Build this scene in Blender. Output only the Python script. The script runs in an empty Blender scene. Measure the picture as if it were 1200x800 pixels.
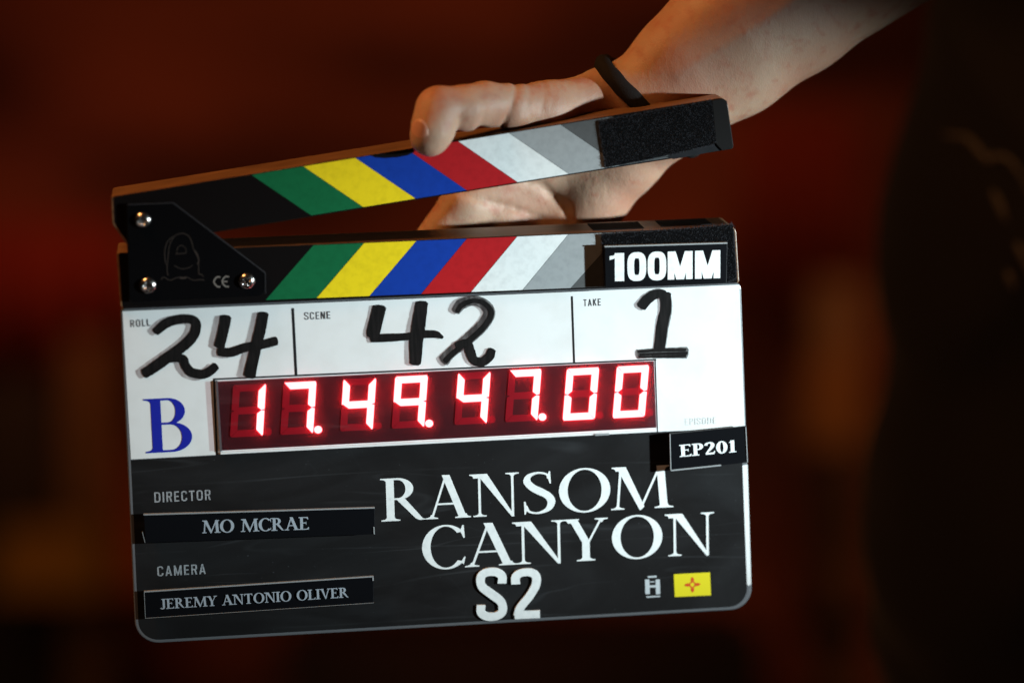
import bpy, bmesh, math, random
import numpy as np
from mathutils import Vector, Matrix
random.seed(7); rng = np.random.default_rng(7)
scn = bpy.context.scene
C = scn.collection

# ------------------------------------------------------------------ camera
CAMZ = 1.5                     # the camera stands at (0, 0, 1.5) and looks along +Y
FPX = 100 / 36 * 1200.0        # focal length in pixels of the 1200 px wide photograph
DIST = 1.27
cam_d = bpy.data.cameras.new('camera'); cam = bpy.data.objects.new('camera', cam_d); C.objects.link(cam)
cam_d.lens = 100; cam_d.sensor_width = 36; cam_d.clip_start = 0.05; cam_d.clip_end = 60
cam.location = (0, 0, CAMZ); cam.rotation_euler = (math.pi / 2, 0, 0)
cam_d.dof.use_dof = True; cam_d.dof.focus_distance = DIST - 0.004; cam_d.dof.aperture_fstop = 2.4
scn.camera = cam
# ------------------------------------------------------------------ world, exposure
w = bpy.data.worlds.new('World'); scn.world = w; w.use_nodes = True
w.node_tree.nodes['Background'].inputs[0].default_value = (0.75, 0.5, 0.42, 1)
w.node_tree.nodes['Background'].inputs[1].default_value = 0.006
vs = scn.view_settings; vs.view_transform = 'Standard'; vs.look = 'None'; vs.exposure = 0; vs.gamma = 1
try: vs.use_curve_mapping = False
except Exception: pass
scn.render.engine = 'CYCLES'
scn.cycles.use_denoising = True
scn.cycles.max_bounces = 6; scn.cycles.transparent_max_bounces = 12
scn.cycles.caustics_reflective = False; scn.cycles.caustics_refractive = False
scn.cycles.sample_clamp_indirect = 4

# ------------------------------------------------------------------ pose of the slate
def nrm(v): v = np.array(v, float); return v / np.linalg.norm(v)
U_ = nrm([30400, 1400, -3333])
V_ = np.array([-0.034, 1.0, 0.20]); V_ = nrm(V_ - U_ * V_.dot(U_))
N_ = np.cross(U_, V_)
def ray(px, py): return np.array([(px - 600) / FPX, (400 - py) / FPX, -1.0])
O_ = ray(512, 545) * DIST                         # a point on the front face of the slate
def L(px, py, h=0.0):
    """slate coordinates (metres) of the point seen at px, py on the plane h in front of the slate's face"""
    r = ray(px, py); P = r * ((O_ + N_ * h).dot(N_) / r.dot(N_)) - O_
    return (P.dot(U_), P.dot(V_))
def L3(px, py, h): a = L(px, py, h); return np.array([a[0], a[1], h])
def c2w(p): return Vector((p[0], -p[2], CAMZ + p[1]))
MB = Matrix([[U_[0], V_[0], N_[0], 0], [-U_[2], -V_[2], -N_[2], 0], [U_[1], V_[1], N_[1], 0], [0, 0, 0, 1]])
MB.translation = c2w(O_)
def w2(u, v, h): return MB @ Vector((u, v, h))
PXM = DIST / FPX               # metres per pixel at the slate

# ------------------------------------------------------------------ lamps
def aim(o, target): o.rotation_euler = (Vector(target) - o.location).to_track_quat('-Z', 'Y').to_euler()
def spot(name, loc, target, power, col, size_deg, blend, rad):
    d = bpy.data.lights.new(name, 'SPOT'); o = bpy.data.objects.new(name, d); C.objects.link(o)
    o.location = loc; aim(o, target); d.energy = power; d.color = col
    d.spot_size = math.radians(size_deg); d.spot_blend = blend; d.shadow_soft_size = rad
    return o
def area(name, loc, target, power, col, sx, sy):
    d = bpy.data.lights.new(name, 'AREA'); o = bpy.data.objects.new(name, d); C.objects.link(o)
    o.location = loc; aim(o, target); d.energy = power; d.color = col; d.shape = 'RECTANGLE'; d.size = sx; d.size_y = sy
    return o
KDIR = nrm([0.86, 0.07, 0.50])
kc = np.array([*L(640, 430, 0), 0]); kp = kc + KDIR * 0.95
tgt = w2(*L(900, 430), 0)
key = spot('key_lamp', w2(*kp), tgt, 92, (0.82, 0.965, 1.0), 32, 1.0, 0.017)
key.scale = (1, 0.70, 1)
area('warm_lamp', w2(-0.55, 0.95, 0.10), w2(0.02, 0.10, 0), 9, (1.0, 0.42, 0.13), 0.5, 0.3)
area('fill_lamp', w2(-0.9, -0.7, 0.9), w2(0.0, 0.0, 0), 0.7, (1.0, 0.86, 0.80), 0.9, 0.7)

# ------------------------------------------------------------------ materials
MATS = {}
def mat(name, col, rough=0.5, metal=0.0, spec=0.5, coat=0.0, noise=None, bump=None, emit=None, sss=None, sheen=0):
    if name in MATS: return MATS[name]
    m = bpy.data.materials.new(name); m.use_nodes = True; MATS[name] = m
    nt = m.node_tree; b = nt.nodes['Principled BSDF']
    b.inputs['Base Color'].default_value = (*col, 1); b.inputs['Roughness'].default_value = rough
    b.inputs['Metallic'].default_value = metal; b.inputs['Specular IOR Level'].default_value = spec
    b.inputs['Coat Weight'].default_value = coat; b.inputs['Coat Roughness'].default_value = 0.12
    if sheen: b.inputs['Sheen Weight'].default_value = sheen
    tc = nt.nodes.new('ShaderNodeTexCoord')
    if noise:                                # (scale, colour2, lo, hi, stretch)
        sc, c2, lo, hi, st = noise
        mp = nt.nodes.new('ShaderNodeMapping'); mp.inputs['Scale'].default_value = st
        nz = nt.nodes.new('ShaderNodeTexNoise'); nz.inputs['Scale'].default_value = sc; nz.inputs['Detail'].default_value = 8
        rp = nt.nodes.new('ShaderNodeMapRange'); rp.inputs[1].default_value = lo; rp.inputs[2].default_value = hi
        mx = nt.nodes.new('ShaderNodeMix'); mx.data_type = 'RGBA'
        nt.links.new(tc.outputs['Object'], mp.inputs[0]); nt.links.new(mp.outputs[0], nz.inputs['Vector'])
        nt.links.new(nz.outputs['Fac'], rp.inputs[0]); nt.links.new(rp.outputs[0], mx.inputs[0])
        mx.inputs[6].default_value = (*col, 1); mx.inputs[7].default_value = (*c2, 1)
        nt.links.new(mx.outputs[2], b.inputs['Base Color'])
    if bump:
        sc, st_, dist, stre = bump
        mp = nt.nodes.new('ShaderNodeMapping'); mp.inputs['Scale'].default_value = stre
        nz = nt.nodes.new('ShaderNodeTexNoise'); nz.inputs['Scale'].default_value = sc; nz.inputs['Detail'].default_value = 6
        bp = nt.nodes.new('ShaderNodeBump'); bp.inputs['Strength'].default_value = st_; bp.inputs['Distance'].default_value = dist
        nt.links.new(tc.outputs['Object'], mp.inputs[0]); nt.links.new(mp.outputs[0], nz.inputs['Vector'])
        nt.links.new(nz.outputs['Fac'], bp.inputs['Height']); nt.links.new(bp.outputs[0], b.inputs['Normal'])
    if emit:
        b.inputs['Emission Color'].default_value = (*emit[0], 1); b.inputs['Emission Strength'].default_value = emit[1]
    if sss:
        b.inputs['Subsurface Weight'].default_value = sss[0]; b.inputs['Subsurface Radius'].default_value = sss[1]
        b.inputs['Subsurface Scale'].default_value = sss[2]
    return m
one = (1, 1, 1)
M_white = mat('white_acrylic', (0.78, 0.80, 0.80), 0.32, coat=0.3, noise=(60, (0.70, 0.71, 0.70), 0.45, 0.8, one))
M_rim = mat('acrylic_edge', (0.13, 0.135, 0.145), 0.25, coat=0.3)
M_title = mat('white_vinyl', (0.80, 0.84, 0.84), 0.45, noise=(400, (0.70, 0.74, 0.75), 0.45, 0.75, one))
M_grey_ink = mat('grey_ink', (0.34, 0.36, 0.38), 0.5, noise=(900, (0.16, 0.17, 0.18), 0.45, 0.7, one))
M_label_ink = mat('pale_label_ink', (0.34, 0.40, 0.46), 0.5)
M_small_ink = mat('dark_print', (0.05, 0.05, 0.055), 0.5)
M_faint = mat('faint_print', (0.60, 0.61, 0.60), 0.5)
M_blueink = mat('blue_vinyl', (0.012, 0.020, 0.34), 0.5, spec=.15)
M_marker = mat('dry_marker', (0.0045, 0.004, 0.004), 0.55, spec=.15, noise=(1, (0.012, 0.010, 0.010), 0.4, 0.7, (900, 90, 1)))
M_line = mat('black_line', (0.012, 0.012, 0.014), 0.4)
M_case = mat('black_case', (0.006, 0.0055, 0.0055), 0.6, spec=.12)
M_plate = mat('hinge_black', (0.003, 0.003, 0.0035), 0.22, spec=.3, coat=0.08, bump=(300, 0.1, 0.0004, one))
M_plate_edge = mat('hinge_worn_edge', (0.10, 0.10, 0.11), 0.3, metal=0.6)
M_emboss = mat('worn_emboss', (0.030, 0.022, 0.018), 0.45)
M_ce = mat('plate_print', (0.17, 0.155, 0.14), 0.5)
M_strip = mat('label_black', (0.004, 0.0045, 0.006), 0.4, spec=.1, bump=(250, 0.08, 0.0003, one))
M_pale_edge = mat('pale_edge', (0.30, 0.32, 0.33), 0.2, coat=0.6)
M_velcro = mat('velcro', (0.003, 0.003, 0.0035), 0.95, spec=0.05, bump=(2500, 1.0, 0.001, one))
M_fuzz = mat('velcro_fuzz', (0.022, 0.023, 0.028), 0.8, spec=0.2)
M_tape = mat('grey_tape', (0.016, 0.017, 0.019), 0.9, spec=0.05, noise=(200, (0.02, 0.02, 0.023), 0.4, 0.7, one))
M_wood = mat('stick_wood', (0.22, 0.115, 0.052), 0.42, noise=(3, (0.10, 0.05, 0.024), 0.35, 0.7, (8, 160, 160)), bump=(3, 0.2, 0.0006, (8, 220, 220)))
M_stickblack = mat('stick_black', (0.004, 0.003, 0.003), 0.5, spec=.08)
M_steel = mat('screw_steel', (0.55, 0.52, 0.50), 0.22, metal=1.0)
M_flag = mat('flag_yellow', (0.72, 0.62, 0.01), 0.5)
M_zia = mat('flag_red', (0.62, 0.06, 0.01), 0.5)
SC = {'green': (0.006, 0.125, 0.045), 'yellow': (0.80, 0.62, 0.012), 'blue': (0.006, 0.042, 0.33),
      'red': (0.42, 0.012, 0.016), 'white': (0.72, 0.76, 0.76), 'grey': (0.30, 0.325, 0.335), 'dark': (0.085, 0.09, 0.092)}
M_str = {k: mat('stripe_' + k, v, 0.42, spec=.2, noise=(350, tuple(x * 0.86 for x in v), 0.42, 0.75, one)) for k, v in SC.items()}
M_dpanel = mat('display_panel', (0.026, 0.005, 0.009), 0.5)
M_off = mat('segment_faint_glow', (0.17, 0.004, 0.014), 0.45, emit=((1, 0.01, 0.03), 0.09))  # unlit, yet given a faint red glow to look brighter
M_lit = mat('segment_lit', (0.9, 0.3, 0.3), 0.4, emit=((1.0, 0.17, 0.18), 8.5))

def scratched(name, base, dust, rough, transparent=False):
    """dark acrylic with fine curved scratches, dust and hazy wiped smears"""
    m = bpy.data.materials.new(name); m.use_nodes = True; nt = m.node_tree; b = nt.nodes['Principled BSDF']
    N = nt.nodes.new; K = nt.links.new
    tc = N('ShaderNodeTexCoord')
    def layer(scale, rot, sc, lo, hi, detail=3, dist=0.6):
        mp = N('ShaderNodeMapping'); mp.inputs['Scale'].default_value = scale; mp.inputs['Rotation'].default_value = (0, 0, rot)
        nz = N('ShaderNodeTexNoise'); nz.inputs['Scale'].default_value = sc; nz.inputs['Detail'].default_value = detail
        nz.inputs['Distortion'].default_value = dist
        r = N('ShaderNodeMapRange'); r.inputs[1].default_value = lo; r.inputs[2].default_value = hi
        K(tc.outputs['Object'], mp.inputs[0]); K(mp.outputs[0], nz.inputs['Vector']); K(nz.outputs['Fac'], r.inputs[0])
        return r.outputs[0]
    def madd(a, k, c=None):
        x = N('ShaderNodeMath'); x.operation = 'MULTIPLY_ADD'; K(a, x.inputs[0]); x.inputs[1].default_value = k
        if c is None: x.inputs[2].default_value = 0
        else: K(c, x.inputs[2])
        return x.outputs[0]
    def mul(a, c):
        x = N('ShaderNodeMath'); x.operation = 'MULTIPLY'; K(a, x.inputs[0]); K(c, x.inputs[1]); return x.outputs[0]
    def contour(scale, rot, sc, wd, dist=0.4):
        n = layer(scale, rot, sc, 0, 1, 2, dist)
        a = N('ShaderNodeMath'); a.operation = 'SUBTRACT'; K(n, a.inputs[0]); a.inputs[1].default_value = .5
        b2 = N('ShaderNodeMath'); b2.operation = 'ABSOLUTE'; K(a.outputs[0], b2.inputs[0])
        q = N('ShaderNodeMapRange'); q.inputs[1].default_value = 0; q.inputs[2].default_value = wd; q.inputs[3].default_value = 1; q.inputs[4].default_value = 0
        K(b2.outputs[0], q.inputs[0]); return q.outputs[0]
    s1 = contour((2.2, 34, 1), 0.05, 1.0, 0.012); s2 = contour((3, 26, 1), -0.14, 1.3, 0.011, 1.0)
    s3 = contour((22, 14, 1), 1.1, 1.0, 0.006, 1.5)
    gate = layer(one, 0, 14, 0.42, 0.66); smear = layer((9, 20, 1), 0.1, 1.2, 0.35, 0.8, 8, 2.0)
    dots = layer(one, 0.3, 700, 0.76, 0.80, 1, 0)
    gate2 = layer(one, 0.5, 22, 0.45, 0.62)
    f = madd(mul(s1, gate), 0.24); f = madd(mul(s2, gate2), 0.18, f); f = madd(mul(s3, gate), 0.05, f)
    f = madd(smear, 0.14, f); f = madd(dots, 0.4, f)
    mx = N('ShaderNodeMix'); mx.data_type = 'RGBA'; mx.clamp_factor = True; K(f, mx.inputs[0])
    mx.inputs[6].default_value = (*base, 1); mx.inputs[7].default_value = (*dust, 1)
    K(mx.outputs[2], b.inputs['Base Color'])
    b.inputs['Roughness'].default_value = rough; b.inputs['Coat Weight'].default_value = 0.1; b.inputs['Coat Roughness'].default_value = 0.15; b.inputs['Specular IOR Level'].default_value = .1
    if transparent:
        tr = N('ShaderNodeBsdfTransparent'); tr.inputs[0].default_value = (0.96, 0.88, 0.89, 1)
        tl = N('ShaderNodeBsdfTranslucent'); tl.inputs[0].default_value = (0.95, 0.10, 0.14, 1)
        m2 = N('ShaderNodeMixShader'); m2.inputs[0].default_value = 0.075; K(tr.outputs[0], m2.inputs[1]); K(tl.outputs[0], m2.inputs[2]); tr = m2
        ms = N('ShaderNodeMixShader'); c = madd(f, 0.18); ad = N('ShaderNodeMath'); ad.operation = 'ADD'; ad.inputs[1].default_value = 0.02
        K(c, ad.inputs[0]); K(ad.outputs[0], ms.inputs[0]); K(tr.outputs[0], ms.inputs[1]); K(b.outputs[0], ms.inputs[2])
        K(ms.outputs[0], nt.nodes['Material Output'].inputs['Surface'])
    return m
M_black = scratched('black_acrylic', (0.010, 0.0095, 0.0098), (0.075, 0.080, 0.086), 0.5)
M_pane = scratched('display_window', (0.12, 0.02, 0.03), (0.5, 0.3, 0.31), 0.3, True)

def thin(name, col, alpha):
    m = bpy.data.materials.new(name); m.use_nodes = True; nt = m.node_tree; b = nt.nodes['Principled BSDF']
    b.inputs['Base Color'].default_value = (*col, 1); b.inputs['Roughness'].default_value = 0.6
    N = nt.nodes.new; tc = N('ShaderNodeTexCoord'); mp = N('ShaderNodeMapping'); mp.inputs['Scale'].default_value = (500, 60, 1)
    nz = N('ShaderNodeTexNoise'); nz.inputs['Scale'].default_value = 1
    r = N('ShaderNodeMapRange'); r.inputs[1].default_value = 0.3; r.inputs[2].default_value = 0.7
    r.inputs[3].default_value = alpha * 0.7; r.inputs[4].default_value = alpha * 1.15
    K = nt.links.new
    K(tc.outputs['Object'], mp.inputs[0]); K(mp.outputs[0], nz.inputs['Vector']); K(nz.outputs['Fac'], r.inputs[0]); K(r.outputs[0], b.inputs['Alpha'])
    return m
M_ghost = thin('ink_shadow_tint', (0.16, 0.08, 0.08), 0.42)  # translucent tint for the shadow painted beside the marker strokes
M_dryink = thin('dry_brush_ink', (0.02, 0.014, 0.014), 0.74)

# ------------------------------------------------------------------ objects
def empty(name, label, cat, m=None):
    o = bpy.data.objects.new(name, None); C.objects.link(o)
    if m is not None: o.matrix_world = m
    o['label'] = label; o['category'] = cat; return o
def link(name, me, m, parent=None, kind=None, label=None, smooth=False):
    me.materials.append(m); o = bpy.data.objects.new(name, me); C.objects.link(o)
    if parent: o.parent = parent
    if kind: o['kind'] = kind
    if label: o['label'] = label
    if smooth:
        for p in me.polygons: p.use_smooth = True
    return o
def pyd(name, v, f): me = bpy.data.meshes.new(name); me.from_pydata([tuple(map(float, x)) for x in v], [], f); me.update(); return me
def fixn(me):
    bm = bmesh.new(); bm.from_mesh(me); bmesh.ops.recalc_face_normals(bm, faces=bm.faces); bm.to_mesh(me); bm.free(); return me

def prism(name, pts, h0, h1, m, parent=None, bev=0.0, seg=2, **kw):
    """pts: slate (u, v) outline; solid from height h0 (back) to h1 (front)"""
    n = len(pts)
    area2 = sum(pts[i][0] * pts[(i + 1) % n][1] - pts[(i + 1) % n][0] * pts[i][1] for i in range(n))
    if area2 < 0: pts = pts[::-1]
    v = [(p[0], p[1], h0) for p in pts] + [(p[0], p[1], h1) for p in pts]
    f = [list(range(n - 1, -1, -1)), list(range(n, 2 * n))] + [[i, (i + 1) % n, n + (i + 1) % n, n + i] for i in range(n)]
    me = pyd(name, v, f)
    if bev:
        bm = bmesh.new(); bm.from_mesh(me)
        es = [e for e in bm.edges if all(abs(x.co.z - h1) < 1e-7 for x in e.verts) or
              (abs(e.verts[0].co.z - e.verts[1].co.z) > 1e-6 and n <= 8)]
        bmesh.ops.bevel(bm, geom=es, offset=bev, segments=seg, profile=0.5, affect='EDGES', clamp_overlap=True)
        bm.to_mesh(me); bm.free()
    return link(name, me, m, parent, **kw)
def P(pp, h=0.0): return [L(x, y, h) for x, y in pp]
def pprism(name, pp, h1, th, m, parent=None, **kw): return prism(name, P(pp, h1), h1 - th, h1, m, parent, **kw)
def rounded(pts, radii, k=8):
    """round each corner of an outline in (u, v)"""
    out = []
    n = len(pts)
    for i in range(n):
        p = np.array(pts[i]); a = np.array(pts[i - 1]) - p; b = np.array(pts[(i + 1) % n]) - p; r = radii[i]
        if r <= 0: out.append(tuple(p)); continue
        la, lb = np.linalg.norm(a), np.linalg.norm(b); a /= la; b /= lb
        ang = math.acos(np.clip(a.dot(b), -1, 1)); d = r / math.tan(ang / 2)
        c = p + nrm(a + b) * (r / math.sin(ang / 2)); s = p + a * d - c; e = p + b * d - c
        a0 = math.atan2(s[1], s[0]); a1 = math.atan2(e[1], e[0]); da = (a1 - a0 + math.pi) % (2 * math.pi) - math.pi
        out += [(c[0] + r * math.cos(a0 + da * t / k), c[1] + r * math.sin(a0 + da * t / k)) for t in range(k + 1)]
    return out

class Flat:
    """flat print: polygons on the plane h, each a hair above the one before"""
    def __init__(s, h, step=8e-6): s.h = h; s.v = []; s.f = []; s.k = 0; s.step = step
    def poly(s, pts):
        b = len(s.v); s.v += [(p[0], p[1], s.h + s.k * s.step) for p in pts]; s.f.append(list(range(b, b + len(pts)))); s.k += 1
    def band(s, a, c):
        b = len(s.v); z = s.h + s.k * s.step; n = len(a)
        s.v += [(p[0], p[1], z) for p in a] + [(p[0], p[1], z) for p in c]
        s.f += [[b + i, b + i + 1, b + n + i + 1, b + n + i] for i in range(n - 1)]; s.k += 1
    def build(s, name, m, parent, solid=0.0, **kw):
        me = pyd(name, s.v, s.f)
        bm = bmesh.new(); bm.from_mesh(me)
        for f in bm.faces:
            f.normal_update()
            if f.normal.z < 0: f.normal_flip()
        if solid:
            r = bmesh.ops.extrude_face_region(bm, geom=bm.faces[:])
            bmesh.ops.translate(bm, vec=(0, 0, -solid), verts=[g for g in r['geom'] if isinstance(g, bmesh.types.BMVert)])
            bmesh.ops.recalc_face_normals(bm, faces=bm.faces)
        bm.to_mesh(me); bm.free()
        return link(name, me, m, parent, **kw)

def spline(pts, n=10):
    """Catmull-Rom through rows of numbers"""
    P_ = np.array(pts, float); P_ = np.vstack([2 * P_[0] - P_[1], P_, 2 * P_[-1] - P_[-2]]); out = []
    for i in range(1, len(P_) - 2):
        a, b, c, d = P_[i - 1], P_[i], P_[i + 1], P_[i + 2]
        for t in np.arange(n) / n:
            out.append(0.5 * (2 * b + (c - a) * t + (2 * a - 5 * b + 4 * c - d) * t * t + (3 * b - a - 3 * c + d) * t ** 3))
    out.append(P_[-2]); return np.array(out)
def ribbon_sides(pts, n=10, smooth=True):
    s = spline(pts, n) if smooth and len(pts) > 2 else np.array(pts, float)
    t = np.gradient(s[:, :2], axis=0); t /= np.linalg.norm(t, axis=1)[:, None] + 1e-12
    q = np.stack([-t[:, 1], t[:, 0]], 1) * s[:, 2:3] / 2
    return s[:, :2] + q, s[:, :2] - q

# ------------------------------------------------------------------ lettering, cap height 1
def rib(*p): return ('band', *ribbon_sides(p))
def line(x0, y0, x1, y1, w, w2=None): return ('band', *ribbon_sides([(x0, y0, w), (x1, y1, w2 or w)], smooth=False))
def vdiag(x0, y0, x1, y1, w): return ('poly', [(x0 - w / 2, y0), (x0 + w / 2, y0), (x1 + w / 2, y1), (x1 - w / 2, y1)])
def rect(x0, y0, x1, y1): return ('poly', [(x0, y0), (x1, y0), (x1, y1), (x0, y1)])
def arc(cx, cy, rx, ry, a0, a1, wx, wy, n=28, icx=0):
    t = np.radians(np.linspace(a0, a1, n))
    return ('band', np.stack([cx + rx * np.cos(t), cy + ry * np.sin(t)], 1), np.stack([cx + icx + (rx - wx) * np.cos(t), cy + (ry - wy) * np.sin(t)], 1))
def serif(x, y, sw, el, er, st, br, up):
    """a bracketed serif; up=1 at the baseline, up=-1 at the cap line"""
    p = [(x - sw / 2 - el, y), (x + sw / 2 + er, y), (x + sw / 2 + er, y + up * st)]
    for k in range(1, 6):
        t = k / 5; p.append((x + sw / 2 + er * (1 - t) ** 2.2, y + up * (st + br * t ** 1.6)))
    for k in range(5, 0, -1):
        t = k / 5; p.append((x - sw / 2 - el * (1 - t) ** 2.2, y + up * (st + br * t ** 1.6)))
    p.append((x - sw / 2 - el, y + up * st)); return ('poly', p)
def glyphs(S, H, e, st, br):
    """serif capitals: stem S, hairline H, serif overhang e, serif thickness st, bracket br"""
    G = {}
    def bs(x, sw, el=e, er=e): return serif(x, 0, sw, el, er, st, br, 1)
    def ts(x, sw, el=e, er=e): return serif(x, 1, sw, el, er, st, br, -1)
    G['R'] = (0.80, [rect(.17 - S/2, 0, .17 + S/2, 1), bs(.17, S), ts(.17, S, e, 0), rect(.17, 1 - H, .30, 1), arc(.30, .745, .27, .255, -90, 90, S, H),
                    rect(.17, .49, .31, .49 + H), ('poly', [(.27, .51), (.27 + S * 1.15, .51), (.72, .035), (.80, .0), (.66, 0), (.60, .04)])])
    G['A'] = (0.86, [vdiag(.13, 0, .40, .98, H), vdiag(.725 - .01, 0, .405, 1.02, S * 1.08), rect(.22, .32, .62, .32 + H), bs(.13, H, e, e), bs(.72, S, e * .9, e * .8)])
    G['N'] = (0.86, [rect(.15 - H/2, 0, .15 + H/2, 1), rect(.72 - H/2, 0, .72 + H/2, 1), ('poly', [(.15 - H/2 - .02, 1), (.15 + S, 1), (.72 + H/2, .0), (.72 + H/2, -.03), (.72 - H/2, -.03)]),
                    bs(.15, H), ts(.10, S * .8, e * .7, 0), ts(.72, H)])
    G['S'] = (0.56, [rib((.44, .82, H), (.41, .92, H), (.28, .985 - H/2, H * 1.1), (.145, .90, S * .6), (.115, .77, S * .85), (.19, .63, S), (.30, .53, S * 1.15), (.42, .42, S),
                    (.475, .28, S * .9), (.43, .11, S * .7), (.28, .0 + H/2, H * 1.1), (.14, .06, H), (.09, .20, H)),
                    ('poly', [(.42, .88), (.455, .70), (.475, .70), (.465, .99), (.445, .99)]), ('poly', [(.11, .12), (.085, .30), (.06, .30), (.065, .0), (.085, .0)])])
    G['O'] = (0.90, [arc(.45, .5, .43, .525, 0, 360, S * 1.08, H * .9, 48)])
    G['0'] = (0.66, [arc(.33, .5, .30, .52, 0, 360, S * 1.05, H, 40)])
    G['C'] = (0.80, [arc(.44, .5, .42, .525, 42, 318, S * 1.1, H * .9, 40), ('poly', [(.70, .87), (.755, .70), (.78, .70), (.765, 1.0), (.74, 1.0)]), ('poly', [(.70, .13), (.765, .26), (.785, .25), (.75, .07)])])
    G['M'] = (1.06, [vdiag(.13, 0, .19, 1, H), ('poly', [(.19 - S * .55, 1), (.19 + S * .65, 1), (.545 + S * .35, .05), (.53, -.03), (.51, -.03)]), vdiag(.525, .0, .87, 1, H),
                    vdiag(.93, 0, .875, 1, S), bs(.13, H), ts(.14, S * .6, e * .7, 0), bs(.93, S), ts(.92, S * .6, 0, e * .7)])
    G['Y'] = (0.80, [rect(.40 - S/2, 0, .40 + S/2, .46), ('poly', [(.10, 1), (.10 + S * 1.1, 1), (.40 + S/2, .46), (.40 - S/2, .44)]), ('poly', [(.68 - H/2, 1), (.68 + H/2, 1), (.40 + S/2, .44), (.40 + S * .2, .44)]),
                    bs(.40, S), ts(.15, S, e * .8, e * .7), ts(.68, H)])
    G['B'] = (0.70, [rect(.17 - S/2, 0, .17 + S/2, 1), bs(.17, S, e, 0), ts(.17, S, e, 0), rect(.17, 1 - H, .33, 1), arc(.33, .755, .23, .245, -90, 90, S * .95, H),
                    rect(.17, .51, .35, .51 + H), rect(.17, 0, .36, H), arc(.36, .275, .28, .275, -90, 90, S, H)])
    def arm(x0, x1, y, up): 
        return [rect(x0, y if up > 0 else y - H, x1, y + H if up > 0 else y), ('poly', [(x1 - .12, y + up * H * .7), (x1 - .02, y + up * .20), (x1 + .015, y + up * .20), (x1, y)])]
    G['E'] = (0.66, [rect(.17 - S/2, 0, .17 + S/2, 1), bs(.17, S, e, 0), ts(.17, S, e, 0), *arm(.17, .56, 1, -1), *arm(.17, .60, 0, 1), rect(.17, .50, .44, .50 + H), rect(.43, .40, .46, .64)])
    G['L'] = (0.62, [rect(.17 - S/2, 0, .17 + S/2, 1), bs(.17, S, e, 0), ts(.17, S, e, e), *arm(.17, .58, 0, 1)])
    G['P'] = (0.64, [rect(.17 - S/2, 0, .17 + S/2, 1), bs(.17, S), ts(.17, S, e, 0), rect(.17, 1 - H, .32, 1), arc(.32, .725, .27, .275, -90, 90, S, H), rect(.17, .45, .33, .45 + H)])
    G['T'] = (0.74, [rect(.37 - S/2, 0, .37 + S/2, 1), bs(.37, S), rect(.06, 1 - H, .68, 1), ('poly', [(.06, 1), (.16, 1 - H), (.07, .78), (.045, .78)]), ('poly', [(.68, 1), (.58, 1 - H), (.67, .78), (.695, .78)])])
    G['I'] = (0.36, [rect(.18 - S/2, 0, .18 + S/2, 1), bs(.18, S), ts(.18, S)])
    G['J'] = (0.50, [rect(.32 - S/2, .25, .32 + S/2, 1), ts(.32, S), rib((.32, .30, S), (.31, .12, S * .9), (.22, .03, S * .7), (.12, .05, H), (.07, .12, S * .8))])
    G['V'] = (0.80, [('poly', [(.12 - S * .4, 1), (.12 + S * .7, 1), (.42 + S * .2, .0), (.42 - .03, -.02)]), vdiag(.68, 1, .415, 0, H), ts(.13, S, e * .7, e * .7), ts(.68, H)])
    G['1'] = (0.46, [rect(.24 - S/2, 0, .24 + S/2, 1), bs(.24, S), ('poly', [(.24, 1), (.24, .87), (.07, .80), (.07, .86)])])
    G['2'] = (0.60, [rib((.09, .76, S), (.13, .90, S * .7), (.29, .97, H * 1.2), (.43, .87, S * .9), (.44, .70, S * 1.05), (.34, .48, S * .85), (.20, .27, S * .6), (.09, .07, H)),
                    ('poly', [(.05, 0), (.52, 0), (.57, .26), (.52, .26), (.48, .15), (.10, .15)])])
    return G
SERIF = glyphs(.135, .042, .095, .026, .07)
SLAB = glyphs(.17, .075, .10, .06, .05)
BOLD = glyphs(.20, .085, .09, .075, .03)
BSER = glyphs(.17, .05, .10, .035, .06)
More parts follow.
